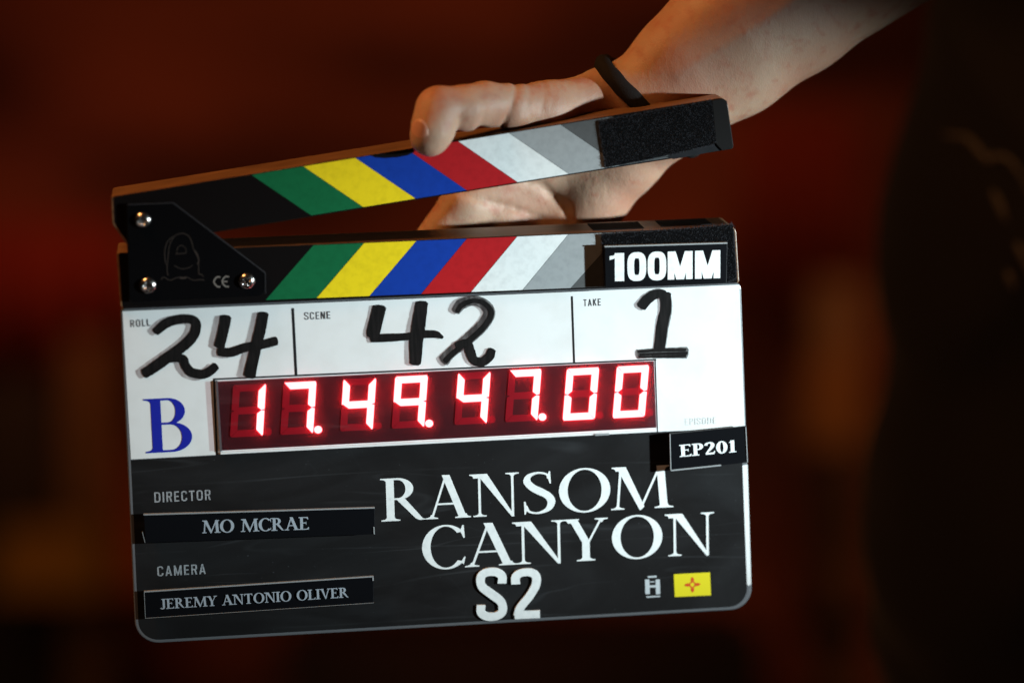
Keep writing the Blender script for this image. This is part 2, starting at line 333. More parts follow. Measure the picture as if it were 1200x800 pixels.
def sans(S):
    """condensed sans capitals"""
    G = {}; h = S / 2
    def rr(x0, x1, a0=0, a1=360, y0=0, y1=1, r=.22):
        return x0, x1
    def loop(x0, y0, x1, y1, r, part='all'):
        cx = []
        for (cx_, cy_, a) in ((x1 - h - r, y1 - h - r, 0), (x0 + h + r, y1 - h - r, 90), (x0 + h + r, y0 + h + r, 180), (x1 - h - r, y0 + h + r, 270)):
            for k in range(6): t = math.radians(a + 18 * k); cx.append((cx_ + r * math.cos(t), cy_ + r * math.sin(t), S))
        if part == 'all': cx.append(cx[0]); cx.append(cx[1])
        if part == 'C': cx = [(x1 - h, y1 * .70 + y0 * .3, S)] + cx[:18] + cx[18:] + [(x1 - h, y0 * .70 + y1 * .3, S)]
        if part == 'P': cx = [(x0 + h, y1 - h, S)] + cx[:6][::-1] + [q for q in cx[18:][::-1]] + [(x0 + h, y0 + h, S)]
        return ('band', *ribbon_sides(cx, smooth=False))
    W = .50
    G['O'] = G['0'] = (W + .08, [loop(.04, 0, W + .04, 1, .15)]); G['C'] = (W + .06, [loop(.04, 0, W + .02, 1, .15, 'C')])
    G['D'] = (W + .08, [rect(.04, 0, .04 + S, 1), loop(.04, 0, W + .04, 1, .16, 'P')])
    G['L'] = (.44, [rect(.04, 0, .04 + S, 1), rect(.04, 0, .42, S)])
    G['E'] = (.48, [rect(.04, 0, .04 + S, 1), rect(.04, 0, .44, S), rect(.04, 1 - S, .44, 1), rect(.04, .5 - h, .40, .5 + h)])
    G['I'] = (S + .08, [rect(.04, 0, .04 + S, 1)])
    G['T'] = (.50, [rect(.25 - h, 0, .25 + h, 1), rect(.02, 1 - S, .48, 1)])
    G['R'] = (.54, [rect(.04, 0, .04 + S, 1), loop(.04, .44, .50, 1, .10, 'P'), vdiag(.50 - h, 0, .32, .5, S * 1.05)])
    G['P'] = (.52, [rect(.04, 0, .04 + S, 1), loop(.04, .42, .50, 1, .10, 'P')])
    G['A'] = (.56, [vdiag(.02 + h, 0, .28, 1, S), vdiag(.54 - h, 0, .28, 1, S), rect(.14, .2, .42, .2 + S)])
    G['N'] = (.58, [rect(.04, 0, .04 + S, 1), rect(.54 - S, 0, .54, 1), vdiag(.04 + h * 1.2, 1, .54 - h * 1.2, 0, S * 1.15)])
    G['M'] = (.70, [rect(.04, 0, .04 + S, 1), rect(.66 - S, 0, .66, 1), vdiag(.04 + S * .55, 1, .35, 0, S * .95), vdiag(.66 - S * .55, 1, .35, 0, S * .95)])
    G['K'] = (.54, [rect(.04, 0, .04 + S, 1), vdiag(.16, .42, .50 - h, 1, S * 1.1), vdiag(.26, .52, .52 - h, 0, S * 1.1)])
    G['S'] = (.52, [rib((.45, .70, S), (.45, .84, S), (.34, 1 - h * .98, S), (.17, 1 - h * .98, S), (.075, .84, S), (.09, .66, S), (.26, .50, S * 1.05), (.43, .34, S), (.45, .16, S), (.34, h * .98, S), (.17, h * .98, S), (.07, .16, S), (.07, .30, S))])
    G['2'] = (.54, [rib((.08, .70, S), (.085, .85, S), (.18, 1 - h * .98, S), (.34, 1 - h * .98, S), (.44, .84, S), (.43, .66, S), (.32, .45, S), (.16, .23, S), (.11, .06, S)), rect(.055, 0, .50, S)])
    G['1'] = (.40, [rect(.36 - S, 0, .36, 1), ('poly', [(.36 - S, 1), (.36 - S, 1 - S * .9), (.04, .76), (.04, .90), (.14, .92)])])
    return G
SANS = sans(.13); SANSB = sans(.21)
def put(F, prims, org, ux, uy):
    for p in prims:
        q = [[(org[0] + x * ux[0] + y * uy[0], org[1] + x * ux[1] + y * uy[1]) for x, y in s] for s in p[1:]]
        if p[0] == 'poly': F.poly(q[0])
        else: F.band(q[0], q[1])
def text(F, G, s, x0, y0, x1, y1, cap, h, exts=None, gap=0.0, slant=0.0):
    """set s on the baseline running from pixel x0, y0 to x1, y1; cap height in pixels; exts = pixel extents letter by letter"""
    a = np.array(L(x0, y0, h)); b = np.array(L(x1, y1, h)); d = nrm(b - a); up = np.array([-d[1], d[0]]) * cap * PXM
    up = up + d * slant * cap * PXM
    if exts is None:
        tot = sum(G[c][0] + gap if c != ' ' else .38 for c in s) - gap; k = np.linalg.norm(b - a) / tot; x = 0
        for c in s:
            if c == ' ': x += .38; continue
            put(F, G[c][1], a + d * k * x, d * k, up); x += G[c][0] + gap
    else:
        for c, (e0, e1) in zip(s, exts):
            yy = lambda e: y0 + (y1 - y0) * (e - x0) / (x1 - x0)
            pa = np.array(L(e0, yy(e0), h)); pb = np.array(L(e1, yy(e1), h))
            xs = [q[0] for p in G[c][1] for t in p[1:] for q in t]; lo, hi = min(xs), max(xs); k = np.linalg.norm(pb - pa) / (hi - lo)
            put(F, G[c][1], pa - d * k * lo, d * k, up)

# ================================================================== THE SLATE
slate = empty('clapperboard', 'open film clapperboard with striped sticks and red timecode display, held up by a hand', 'clapperboard', MB)
OUT = [(141, 362), (868.5, 331), (881.8, 713), (159, 754.5)]
out = rounded(P(OUT), [.002, .003, .0098, .0105])
prism('acrylic_plate', out, -.005, 0.0, M_rim, slate, bev=.0006)
def inset(pp): return P(pp, 0)
e1 = 6e-5
white = [(143.5, 364), (866.5, 333.5), (873, 501), (866, 501.6), (770, 505.6), (254, 532.6), (153.5, 538)]
body = prism('electronics_case', rounded(P([(150, 372), (858, 341), (868, 700), (170, 744)]), [.004] * 4), -.024, -.0051, M_case, slate, bev=.002)
F = Flat(e1); F.poly(P(white, e1)); F.build('white_panel', M_white, slate)
bl = rounded(P([(153.5, 538.8), (254, 533.4), (770, 506.4), (868.5, 501.4), (876.2, 709.5), (163.3, 750.4)], e1), [0, 0, 0, 0, .0085, .0090])
F = Flat(e1); F.poly(bl); F.build('black_panel', M_black, slate)
F = Flat(e1); F.poly(P([(870, 545), (876.2, 544), (880.3, 684), (877, 686), (875.4, 684)], e1)); F.build('edge_strip', M_white, slate, label='pale strip down the lower right edge')
# dividing lines, and a thin dark line below the lower stick
h = 1.2e-4
F = Flat(h)
def ln(x0, y0, x1, y1, w): a = L(x0, y0, h); b = L(x1, y1, h); F.band(*ribbon_sides([(*a, w * PXM), (*b, w * PXM)], smooth=False))
ln(343, 361, 347, 440, 3.2); ln(670.2, 347, 672.8, 425, 2.4); ln(250.6, 444, 254.2, 533, 2.2); ln(141, 364.2, 690, 340.5, 1.0)
ln(250, 444.2, 769, 421.2, 2.0); ln(254, 533, 771, 506.3, 2.0); ln(767.8, 421.5, 770.6, 507, 1.2)
F.build('thin_black_lines', M_line, slate)
for wd, q in (('ROLL', (152.5, 383.3, 176.5, 381.6, 8.2, h, None, .12)), ('SCENE', (356.5, 374.6, 387.6, 373.2, 8.6, h, None, .10)), ('TAKE', (683.7, 358.9, 704.5, 357.8, 8.2, h, None, .14))):
    F = Flat(h); text(F, SANS, wd, *q); F.build('caption', M_small_ink, slate)
F = Flat(h); text(F, SANS, 'EPISODE', 802.5, 498, 840, 496, 8, h, gap=.12); F.build('caption', M_faint, slate, label='faint worn caption EPISODE')
for wd, q in (('DIRECTOR', (180.5, 588.5, 247.5, 585.2, 12.2, h, None, .10)), ('CAMERA', (184, 674.9, 241.5, 671.8, 12.0, h, None, .10))):
    F = Flat(h); text(F, SANS, wd, *q); F.build('caption', M_grey_ink, slate)
h = 1.8e-4
F = Flat(h); text(F, SERIF, 'B', 168.5, 531.0, 226, 528.0, 64, h, exts=[(171, 226)], slant=0); F.build('camera_letter', M_blueink, slate, label='blue serif letter B')
F = Flat(h)
text(F, SERIF, 'RANSOM', 447, 610.8, 788, 593.6, 51.5, h, exts=[(447, 501), (499, 552), (551, 609), (614, 651), (655.5, 715.5), (716, 789)])
F.build('title_word', M_title, slate); F = Flat(h)
text(F, SERIF, 'CANYON', 496, 666.8, 837, 648.4, 51.5, h, exts=[(495.5, 546), (545, 606), (601, 664), (661, 713), (717.5, 776.5), (779.5, 837)])
F.build('title_word', M_title, slate)
# stuck-on S2
SB = sans(.155)
hs = .0010
for ch, ex, cap in (('S', (558.5, 594.5), 63.5), ('2', (599.5, 634.5), 61)):
    F = Flat(hs); text(F, SB, ch, 558, 727.0, 634, 723.6, cap, hs, exts=[ex]); F.build('cut_out_letter', M_title, slate, solid=.0009)
# little hotel-H mark and the yellow flag
F = Flat(2e-4); h = 2e-4
def box(x0, y0, x1, y1): F.poly(P([(x0, y0), (x1, y0 - (x1 - x0) * .055), (x1 + (y1 - y0) * .03, y1 - (x1 - x0) * .055), (x0 + (y1 - y0) * .03, y1)], h))
box(755.8, 678.6, 761.0, 695.8); box(768.2, 678.6, 773.2, 695.8); box(758, 685.6, 771, 688.2); box(759, 674.6, 769.5, 676.6); box(757.5, 698.2, 773.5, 699.8); box(762, 680.8, 767, 682.0)
F.build('letter_mark', mat('pale_mark', (.5, .55, .58), .5), slate)
F = Flat(1.6e-4); F.poly(P([(789.6, 672.4), (832, 670.2), (833.2, 697), (790.8, 699)], 1.6e-4)); flag = F.build('flag_sticker', M_flag, slate)
F = Flat(2.2e-4); c0 = np.array(L(811.5, 684.6, 2.2e-4)); k = PXM
put(F, [arc(0, 0, 4.1, 4.1, 0, 360, 1.5, 1.5, 28)], c0, (k, 0), (0, k))
for a in (0, 90, 180, 270):
    ca, sa = math.cos(math.radians(a)), math.sin(math.radians(a))
    put(F, [('poly', [(4.2, -1.5), (6.0, -2.1), (9.2, -.9), (9.2, .9), (6.0, 2.1), (4.2, 1.5)])], c0, (k * ca, k * sa), (-k * sa, k * ca))
F.build('sun_symbol', M_zia, flag)

# ---- marker writing: the strokes, and their soft offset shadow painted as paler copies beside them
def hand_strokes(strokes, name, m, h, dx=0, dy=0, ws=1.0, **kw):
    F = Flat(h, 6e-6)
    for s in strokes:
        pts = [(*L(x + dx, y + dy, h), w_ * ws * 1.17 * PXM) for x, y, w_ in s]
        a, b = ribbon_sides(pts, 12)
        n = len(a); j = 1 + 0.035 * np.cumsum(rng.normal(0, 1, n)) / math.sqrt(n) * 3 + rng.normal(0, .014, n)
        mid = (a + b) / 2; a = mid + (a - mid) * j[:, None]; b = mid + (b - mid) * (2 - j)[:, None]
        F.band(a, b)
        # soft chisel ends
        for e, q in ((0, 1), (-1, -2)):
            d = nrm(mid[e] - mid[q]); r = np.linalg.norm(a[e] - b[e]) * .16
            F.poly([tuple(a[e]), tuple(a[e] * .78 + b[e] * .22 + d * r), tuple(a[e] * .35 + b[e] * .65 + d * r * .9), tuple(b[e])])
    return F.build(name, m, slate, **kw)
c5 = lambda l: [(130 + x / 3.637, 340 + y / 3.637, w_) for x, y, w_ in l]
c6 = lambda l: [(400 + x / 4, 330 + y / 4, w_) for x, y, w_ in l]
c7 = lambda l: [(640 + x / 4, 230 + y / 4, w_) for x, y, w_ in l]
two_a = [c5([(190, 178, 8), (235, 140, 9.5), (290, 122, 9.5), (345, 122, 9), (366, 150, 9.5), (345, 205, 10.5), (285, 258, 10.5), (210, 312, 11), (142, 358, 10)]),
         c5([(215, 305, 6), (265, 290, 8), (305, 292, 9), (318, 322, 9), (345, 350, 9.5), (390, 358, 9.5), (425, 342, 9), (448, 320, 8)])]
four_a = [c5([(490, 112, 11), (476, 175, 10.5), (462, 240, 10.5)]), c5([(458, 262, 8.5), (510, 266, 9.5), (570, 246, 9), (640, 232, 9), (706, 214, 9)]),
          c5([(650, 98, 10.5), (632, 180, 11), (606, 280, 11), (588, 366, 12)])]
four_b = [c6([(180, 118, 13.5), (166, 180, 13.5), (154, 235, 13.5), (150, 258, 12)]), c6([(140, 268, 7), (210, 262, 8.5), (300, 258, 7.5), (390, 246, 8), (440, 246, 7.5), (476, 262, 3)]),
          c6([(380, 98, 12), (364, 190, 13.5), (350, 290, 13.5), (344, 384, 11)])]
two_b = [c6([(535, 140, 9), (562, 106, 11), (620, 88, 10), (672, 108, 11), (694, 150, 12), (662, 208, 12), (590, 275, 12), (520, 330, 11), (478, 372, 12)]),
         c6([(540, 300, 8), (590, 290, 9), (604, 330, 10), (622, 366, 9), (660, 376, 9.5), (694, 352, 9.5), (708, 318, 8)])]
one_ = [c7([(445, 518, 11), (478, 478, 11), (520, 455, 10), (556, 458, 9)]), c7([(558, 458, 12), (562, 520, 12), (548, 600, 12.5), (534, 716, 12)]), c7([(425, 740, 9.5), (530, 735, 10.5), (660, 732, 12)])]
hand_strokes(two_a + four_a, 'painted_ink_shadow', M_ghost, 1.5e-4, dx=-6.5, dy=1, ws=1.0)
hand_strokes(four_b + two_b, 'painted_ink_shadow', M_ghost, 1.5e-4, dx=-4.5, dy=.5)
hand_strokes(one_[:2], 'painted_ink_shadow', M_ghost, 1.5e-4, dx=-3.5, dy=1)
hand_strokes(two_a + four_a, 'marker_writing', M_marker, 2.6e-4, label='handwritten 24 in black marker')
hand_strokes(four_b + two_b[1:], 'marker_writing', M_marker, 2.6e-4, label='handwritten 4 and tail of 2')
hand_strokes(two_b[:1], 'marker_writing', M_dryink, 2.2e-4, label='handwritten 2, dry brushed')
hand_strokes(two_b[:1], 'marker_writing', M_marker, 3.2e-4, dx=2.0, dy=.3, ws=.46)
hand_strokes(one_[:2], 'marker_writing', M_marker, 2.6e-4, dx=.6, ws=.90, label='handwritten 1')
hand_strokes(one_, 'marker_writing', M_dryink, 2.2e-4)
hand_strokes([c7([(432, 728, 2.6), (540, 722, 3), (655, 720, 3)]), c7([(440, 741, 2.4), (540, 738, 3), (662, 735, 3.4)]), c7([(436, 751, 2), (540, 751, 2.2), (655, 749, 3)])], 'marker_writing', M_marker, 3.0e-4)

# ---- timecode display
disp = pprism('timecode_display', [(255.2, 447.2), (766.2, 423.2), (769, 500.8), (260.5, 527.6)], .0004, .0004, M_dpanel, slate)
pprism('display_ledge', [(258.5, 529.6), (769.4, 502.8), (769.5, 505.8), (258.7, 532.2)], .0012, .0012, M_white, disp)
pprism('display_ledge', [(252.6, 446.2), (255, 446.0), (260.2, 528), (257.6, 529.4)], .0012, .0012, M_rim, disp)
pprism('display_notch', [(697, 508), (714, 507.2), (714.2, 509.6), (697.2, 510.4)], .0016, .0012, M_pale_edge, disp)
DIG = [('1', 269.5, 512.5, 0), ('7', 328.5, 509.5, 1), ('4', 398.5, 505.3, 0), ('9', 459, 502.2, 1), ('4', 532.5, 497.8, 0), ('7', 592, 494.6, 1), ('0', 659.5, 492.6, 0), ('0', 718, 489.8, 0)]
SEGS = {'0': 'abcdef', '1': 'bc', '4': 'fgbc', '7': 'abc', '9': 'abcdfg'}
SEGS['9'] = 'abcfg'
DW, DH, T = 38.0, 61.5, 8.1
g = .7
hg = T / 2
def hseg(y): return [(hg * .5 + g, y), (T * .95 + g, y + hg), (DW - T * .95 - g, y + hg), (DW - hg * .5 - g, y), (DW - T * .95 - g, y - hg), (T * .95 + g, y - hg)]
def vseg(left, y0, y1):
    p = [(0, y0 + g + 1.2), (hg * .9, y0 + g), (T, y0 + T * .55), (T, y1 - T * .55), (hg * .9, y1 - g), (0, y1 - g - 1.2)]
    return p if left else [(DW - x, y) for x, y in p]
m0 = DH / 2
SG = {'a': [(1.2, DH), (DW - 1.2, DH), (DW - T - .1, DH - T + .2), (T + .1, DH - T + .2)], 'd': [(1.2, 0), (T + .1, T - .2), (DW - T - .1, T - .2), (DW - 1.2, 0)],
      'g': hseg(m0), 'f': vseg(1, m0, DH), 'e': vseg(1, 0, m0), 'b': vseg(0, m0, DH), 'c': vseg(0, 0, m0)}
SG['f'] = [(0, m0 + 1.2), (hg * .9, m0 + .4), (T, m0 + T * .5), (T, DH - T), (.9, DH - .5), (0, DH - 2.5)]
SG['b'] = [(DW - x, y) for x, y in SG['f']]
SG['e'] = [(x, DH - y) for x, y in SG['f']]; SG['c'] = [(DW - x, y) for x, y in SG['e']]
dmesh = {}
for dig, px, py, dot in DIG:
    o_ = np.array(L(px, py, .0010)); b_ = np.array(L(px + 40, py - 2.1, .0010)); d = nrm(b_ - o_); up = np.array([-d[1], d[0]]) + d * .105
    for s, poly in SG.items():
        lit = s in SEGS[dig]
        k = (s, lit)
        if k not in dmesh:
            pts = [(np.array([1, 0]) * x + np.array([.105, 1]) * y) * PXM for x, y in poly]
            tmp = prism('digit_segment', [tuple(q) for q in pts], .0005, .0013 if lit else .0008, M_lit if lit else M_off, disp)
            dmesh[k] = tmp.data
        else:
            tmp = bpy.data.objects.new('digit_segment', dmesh[k]); C.objects.link(tmp); tmp.parent = disp
        tmp.location = (*o_, 0); tmp.rotation_euler = (0, 0, math.atan2(d[1], d[0]))
    # the decimal point, lit or faintly glowing
    c = o_ + d * PXM * (DW + 5.6) + up * PXM * 4.0
    prism('decimal_point', [(c[0] + 4.6 * PXM * math.cos(t), c[1] + 4.3 * PXM * math.sin(t)) for t in np.linspace(0, 2 * math.pi, 20, False)], .0005, .0013 if dot else .0006, M_lit if dot else M_off, disp)
pprism('display_window', [(255.2, 446.8), (766.4, 422.8), (769.2, 501.0), (260.4, 527.9)], .0028, .0003, M_pane, disp)

# ---- sticks
ST = .027
HS = .0015
def stick(name, outline_px, rr, label):
    pts = P(outline_px, HS)
    o = prism(name, rounded(pts, rr, 5), HS - ST, HS, M_wood, slate, bev=.0004, label=label)
    F = Flat(HS + 4e-5)
    c = np.mean(pts, 0); q = rounded([tuple(np.array(p) + nrm(c - np.array(p)) * .0009) for p in pts], [max(r - .0004, 0) for r in rr], 5)
    F.poly(q); F.build('black_face', M_stickblack, o)
    return o
up_st = stick('upper_stick', [(130, 230.5), (852.0, 113.6), (859.5, 174.5), (150, 288.5), (131.5, 262)], [.0015, .0035, .001, .001, .003], 'upper clapper stick, raised, with diagonal colour stripes')
lo_st = stick('lower_stick', [(136.5, 296), (862.5, 265.2), (866.5, 331.5), (141, 360)], [.0012, .003, .001, .001], 'lower clapper stick with diagonal colour stripes')
def stripes(parent, top, bot, cols, hh):
    for i, cn in enumerate(cols):
        g_ = .28
        F = Flat(hh); F.poly(P([(top[i][0] + g_, top[i][1]), (top[i + 1][0] - g_, top[i + 1][1]), (bot[i + 1][0] - g_, bot[i + 1][1]), (bot[i][0] + g_, bot[i][1])], hh))
        F.build('stripe', M_str[cn], parent, label={'dark': 'dark grey'}.get(cn, cn) + ' stripe')
hh = HS + 9e-5
ytu = lambda x: 230.5 + (113.6 - 230.5) * (x - 130) / (852 - 130) + 1.1
ybu = lambda x: 288.5 + (174.5 - 288.5) * (x - 150) / (859.5 - 150) - 1.6
tx = [294.5, 355.5, 416.5, 477.5, 537, 596.5, 657, 717]
bx = [364.5, 425.5, 487.0, 547, 606.5, 666.5, 727, 787]
CL = ['green', 'yellow', 'blue', 'red', 'white', 'grey', 'dark']
stripes(up_st, [(x, ytu(x)) for x in tx], [(x, ybu(x)) for x in bx], CL, hh)
ytl = lambda x: 296 + (265.2 - 296) * (x - 136.5) / (862.5 - 136.5) + 1.2
ybl = lambda x: 360 + (331.5 - 360) * (x - 141) / (866.5 - 141) - 1.8
tx = [367, 426.5, 488, 547, 606, 666, 727.5, 790]; bx = [311, 371, 433, 493.5, 552, 612.5, 669, 730]
stripes(lo_st, [(x, ytl(x)) for x in tx], [(x, ybl(x)) for x in bx], CL, hh)
# black mark on the stick's top edge beside the thumb
F = Flat(hh + 6e-5); F.poly(P([(434, 182.4), (458, 178.6), (484, 174.4), (486, 178), (478, 182), (466, 184.4), (450, 185.4), (440, 184.6)], hh)); F.build('black_mark', M_stickblack, up_st)
# tape on the top face of the lower stick
def topface(px0, px1, z0, z1, name, m, dv=.0003):
    a = np.array(L(px0, ytl(px0) - 1.2, HS)); b = np.array(L(px1, ytl(px1) - 1.2, HS)); v = [(a[0], a[1] + dv, z0), (b[0], b[1] + dv, z0), (b[0], b[1] + dv, z1), (a[0], a[1] + dv, z1)]
    v += [(x, y - dv * .8, z) for x, y, z in v]
    link(name, fixn(pyd(name, v, [[0, 1, 2, 3], [7, 6, 5, 4], [0, 4, 5, 1], [1, 5, 6, 2], [2, 6, 7, 3], [3, 7, 4, 0]])), m, lo_st)
topface(697, 757, -.022, -.003, 'top_tape', M_tape); topface(778, 838, -.023, -.006, 'top_tape', M_tape)

# ---- hook-and-loop pads with fuzzy edges
def fuzzpad(name, pp, h1, th, parent, n_edge, n_face, fl=.0012):
    o = pprism(name, pp, h1, th, M_velcro, parent, bev=.0004)
    poly = [np.array(q) for q in P(pp, h1)]; v = []; f = []
    def fibre(p, z, d, ln_):
        b = len(v); s = nrm([-d[1], d[0], 0]) if abs(d[0]) + abs(d[1]) > 1e-6 else np.array([1., 0, 0]); wd = .00009
        v.extend([tuple(np.array([p[0], p[1], z]) - s * wd), tuple(np.array([p[0], p[1], z]) + s * wd), tuple(np.array([p[0], p[1], z]) + d * ln_)]); f.append([b, b + 1, b + 2])
    for i in range(len(poly)):
        a, b = poly[i], poly[(i + 1) % len(poly)]; ed = nrm(b - a); no = np.array([ed[1], -ed[0]])
        if no.dot(sum(poly) / len(poly) - a) > 0: no = -no
        for _ in range(int(n_edge * np.linalg.norm(b - a) / .05)):
            t = rng.random(); p = a + (b - a) * t - no * .0003
            d = nrm([no[0] + rng.normal(0, .5), no[1] + rng.normal(0, .5), rng.normal(0, .4)])
            fibre(p, h1 - rng.random() * th, d, fl * (.4 + rng.random()))
    lo = np.min(poly, 0); hi = np.max(poly, 0); cnt = 0
    def inside(p):
        r = False; m_ = len(poly)
        for i in range(m_):
            a, b = poly[i], poly[(i + 1) % m_]
            if (a[1] > p[1]) != (b[1] > p[1]) and p[0] < (b[0] - a[0]) * (p[1] - a[1]) / (b[1] - a[1]) + a[0]: r = not r
        return r
    while cnt < n_face:
        p = lo + (hi - lo) * rng.random(2)
        if not inside(p): continue
        cnt += 1
        d = nrm([rng.normal(0, 1), rng.normal(0, 1), .55]); fibre(p, h1 - .00005, d, fl * .55 * (.4 + rng.random()))
    link('velcro_fibres', pyd('fibres', v, f), M_fuzz, o, kind='stuff')
    return o
F = Flat(HS + 1.6e-4)
F.poly(P([(780, 183.6), (838, 168.5), (845.5, 176.0), (798, 185.0), (789, 186.6)], HS + 1.6e-4)); F.build('tape_strip', M_tape, up_st)
pprism('end_cap', [(834, 117.6), (847, 115.6), (852.0, 118.6), (859.6, 170.5), (858.6, 174.4), (846, 176.8), (839, 169)], HS + .0010, .0009, M_case, up_st, bev=.0003)
fuzzpad('velcro_pad', [(701.5, 142.5), (770, 129.4), (834, 118), (839, 168.5), (776, 183.5), (709.5, 196.8)], HS + .0012, .0009, up_st, 420, 4200)
fuzzpad('velcro_pad', [(705.5, 275), (780, 270.5), (859, 263.8), (863, 325), (853.5, 330.5), (709.5, 335.5)], HS + .0020, .0017, lo_st, 520, 2600, .0016)

# ---- labels
def label_plate(name, pp, h1, th, parent, edge_glints, lbl):
    o = pprism(name, pp, h1, th, M_strip, parent, bev=.0002, label=lbl)
    for a, b, wd in edge_glints:
        pa, pb = L(*a, h1 + .0002), L(*b, h1 + .0002); d = nrm(np.array(pb) - np.array(pa)); q = np.array([-d[1], d[0]]) * wd * PXM / 2
        prism('clear_lip_glint', [tuple(pa - q), tuple(pb - q), tuple(pb + q), tuple(pa + q)], h1 - th * .6, h1 + .0003, M_pale_edge, o)  # pale strip paints the light caught along the clear label edge
    return o
h1 = HS + .0052
ll = label_plate('lens_label', [(708.5, 289.5), (852.5, 285.0), (851.5, 331.8), (709.5, 337.2)], h1, .0030, slate, [((708.5, 289.0), (852.3, 284.8), 1.6)], 'black label reading 100MM')
ht = h1 + 5e-5; F = Flat(ht)
text(F, sans(.205), '1', 714, 329.8, 844, 325.8, 33, ht, exts=[(714.5, 731.5)])
GO = {'0': (.6, [rib(*[(.3 + .195 * math.copysign(abs(math.cos(t)) ** .62, math.cos(t)), .5 + .405 * math.copysign(abs(math.sin(t)) ** .62, math.sin(t)), .215) for t in np.linspace(0, 2 * math.pi, 33)])]),
      'M': (.9, [rect(.03, 0, .26, 1), rect(.67, 0, .90, 1), vdiag(.17, 1, .465, 0, .27), vdiag(.76, 1, .465, 0, .27)])}
text(F, GO, '00MM', 714, 329.8, 844, 325.8, 33, ht, exts=[(735.3, 757.3), (759, 780.8), (782.5, 811.6), (814.4, 844)])
F.build('lettering', M_title, ll)
h1 = .0050
el = label_plate('episode_label', [(785.2, 508.4), (874.3, 499.4), (876.4, 541.6), (786.3, 551.2)], h1, .0016, slate, [((786.3, 551.0), (845, 544.8), 1.7), ((785.2, 508.8), (786.2, 551.0), 1.0), ((874.0, 500), (876.0, 541.4), 1.0)], 'black label reading EP201')
pprism('velcro_backing', [(789, 510), (868, 503), (870, 538), (790, 547)], .0034, .0033, M_velcro, el)
ht = h1 + 5e-5; F = Flat(ht); text(F, BOLD, 'EP201', 797, 535.2, 863.5, 529.2, 14.6, ht); F.build('lettering', M_title, el)
h1 = .0050
s1 = label_plate('name_strip', [(168.2, 602.9), (439, 594.8), (439.4, 625.6), (170.4, 636)], h1, .0014, slate, [((168.2, 602.7), (439, 594.6), 1.5), ((438.2, 617), (438.6, 625.5), 1.4), ((166.8, 623), (170, 635.5), .5)], 'black strip reading MO MCRAE')
pprism('velcro_backing', [(176, 606), (428, 598), (428, 621), (177, 631)], .0036, .0035, M_velcro, s1)
ht = h1 + 5e-5; F = Flat(ht); text(F, SLAB, 'MO MCRAE', 237, 624.4, 363, 619.8, 15.2, ht); F.build('lettering', M_label_ink, s1)
s2 = label_plate('name_strip', [(168.8, 693.2), (437.8, 675.2), (437.6, 705.8), (170.4, 724.2)], h1, .0014, slate, [((168.8, 693), (437.8, 675), 1.4), ((437.0, 675), (437.3, 680), 1.6), ((169.0, 693), (170.4, 724), .5), ((170.4, 724), (438, 705.8), .35)], 'black strip reading JEREMY ANTONIO OLIVER')
pprism('velcro_backing', [(176, 696), (428, 679), (428, 701.5), (177, 719)], .0036, .0035, M_velcro, s2)
ht = h1 + 5e-5; F = Flat(ht); text(F, SLAB, 'JEREMY ANTONIO OLIVER', 187.5, 713.4, 409, 698.8, 12.2, ht); F.build('lettering', M_label_ink, s2)

# ---- hinge plate, emblem, screws
hp = .0038
pl = P([(147.8, 239.5), (203, 237.2), (311.5, 319), (311.5, 346.5), (151, 354)], hp)
plate = prism('hinge_plate', rounded(pl, [.0015, .0012, .0035, .0040, .0015], 5), HS + .0002, hp, M_plate, slate, bev=.0004, label='black hinge plate')
F = Flat(hp + 3e-5)
q = P([(149.6, 239.7), (203, 237.7), (311, 319.6), (311.3, 344)], hp + 3e-5)
for a, b, wd in ((q[0], q[1], .7), (q[1], q[2], .9), (q[2], q[3], .6)):
    F.band(*ribbon_sides([(*a, wd * PXM), (*b, wd * PXM)], smooth=False))
F.build('worn_edge', M_plate_edge, plate)
he = hp + 3e-5; F = Flat(he)
ce = lambda x, y: (180 + x / 8.89, 260 + y / 8.89)
def st(pts, w_):
    F.band(*ribbon_sides([(*L(*ce(x, y), he), w_ * PXM) for x, y in pts], 6))
st([(150, 560), (140, 480), (150, 380), (165, 250), (215, 155), (285, 120), (350, 135), (390, 190), (412, 270), (440, 330), (465, 390), (470, 540)], .8)
st([(130, 440), (118, 380), (120, 280), (150, 200), (205, 150)], .9); st([(430, 300), (460, 350), (470, 410), (455, 440)], 1.4)
st([(230, 332), (290, 330), (342, 322)], .8); st([(240, 330), (250, 270), (290, 245), (330, 270), (340, 322)], .6); st([(215, 455), (290, 488), (370, 475), (405, 450)], .7)
st([(75, 600), (110, 575), (170, 608), (240, 580), (300, 582), (345, 575), (420, 608), (470, 600), (530, 606)], .8); st([(270, 578), (300, 584), (338, 580)], 2.4); st([(470, 545), (500, 548), (520, 575)], .8)
F.build('embossed_emblem', M_emboss, plate)
F = Flat(he)
st([(695, 575), (660, 575), (628, 622), (660, 670), (695, 675)], 1.6); st([(785, 570), (745, 572), (715, 622), (745, 668), (785, 674)], 1.6); st([(722, 622), (770, 620)], 1.4)
F.build('approval_mark', M_ce, plate)
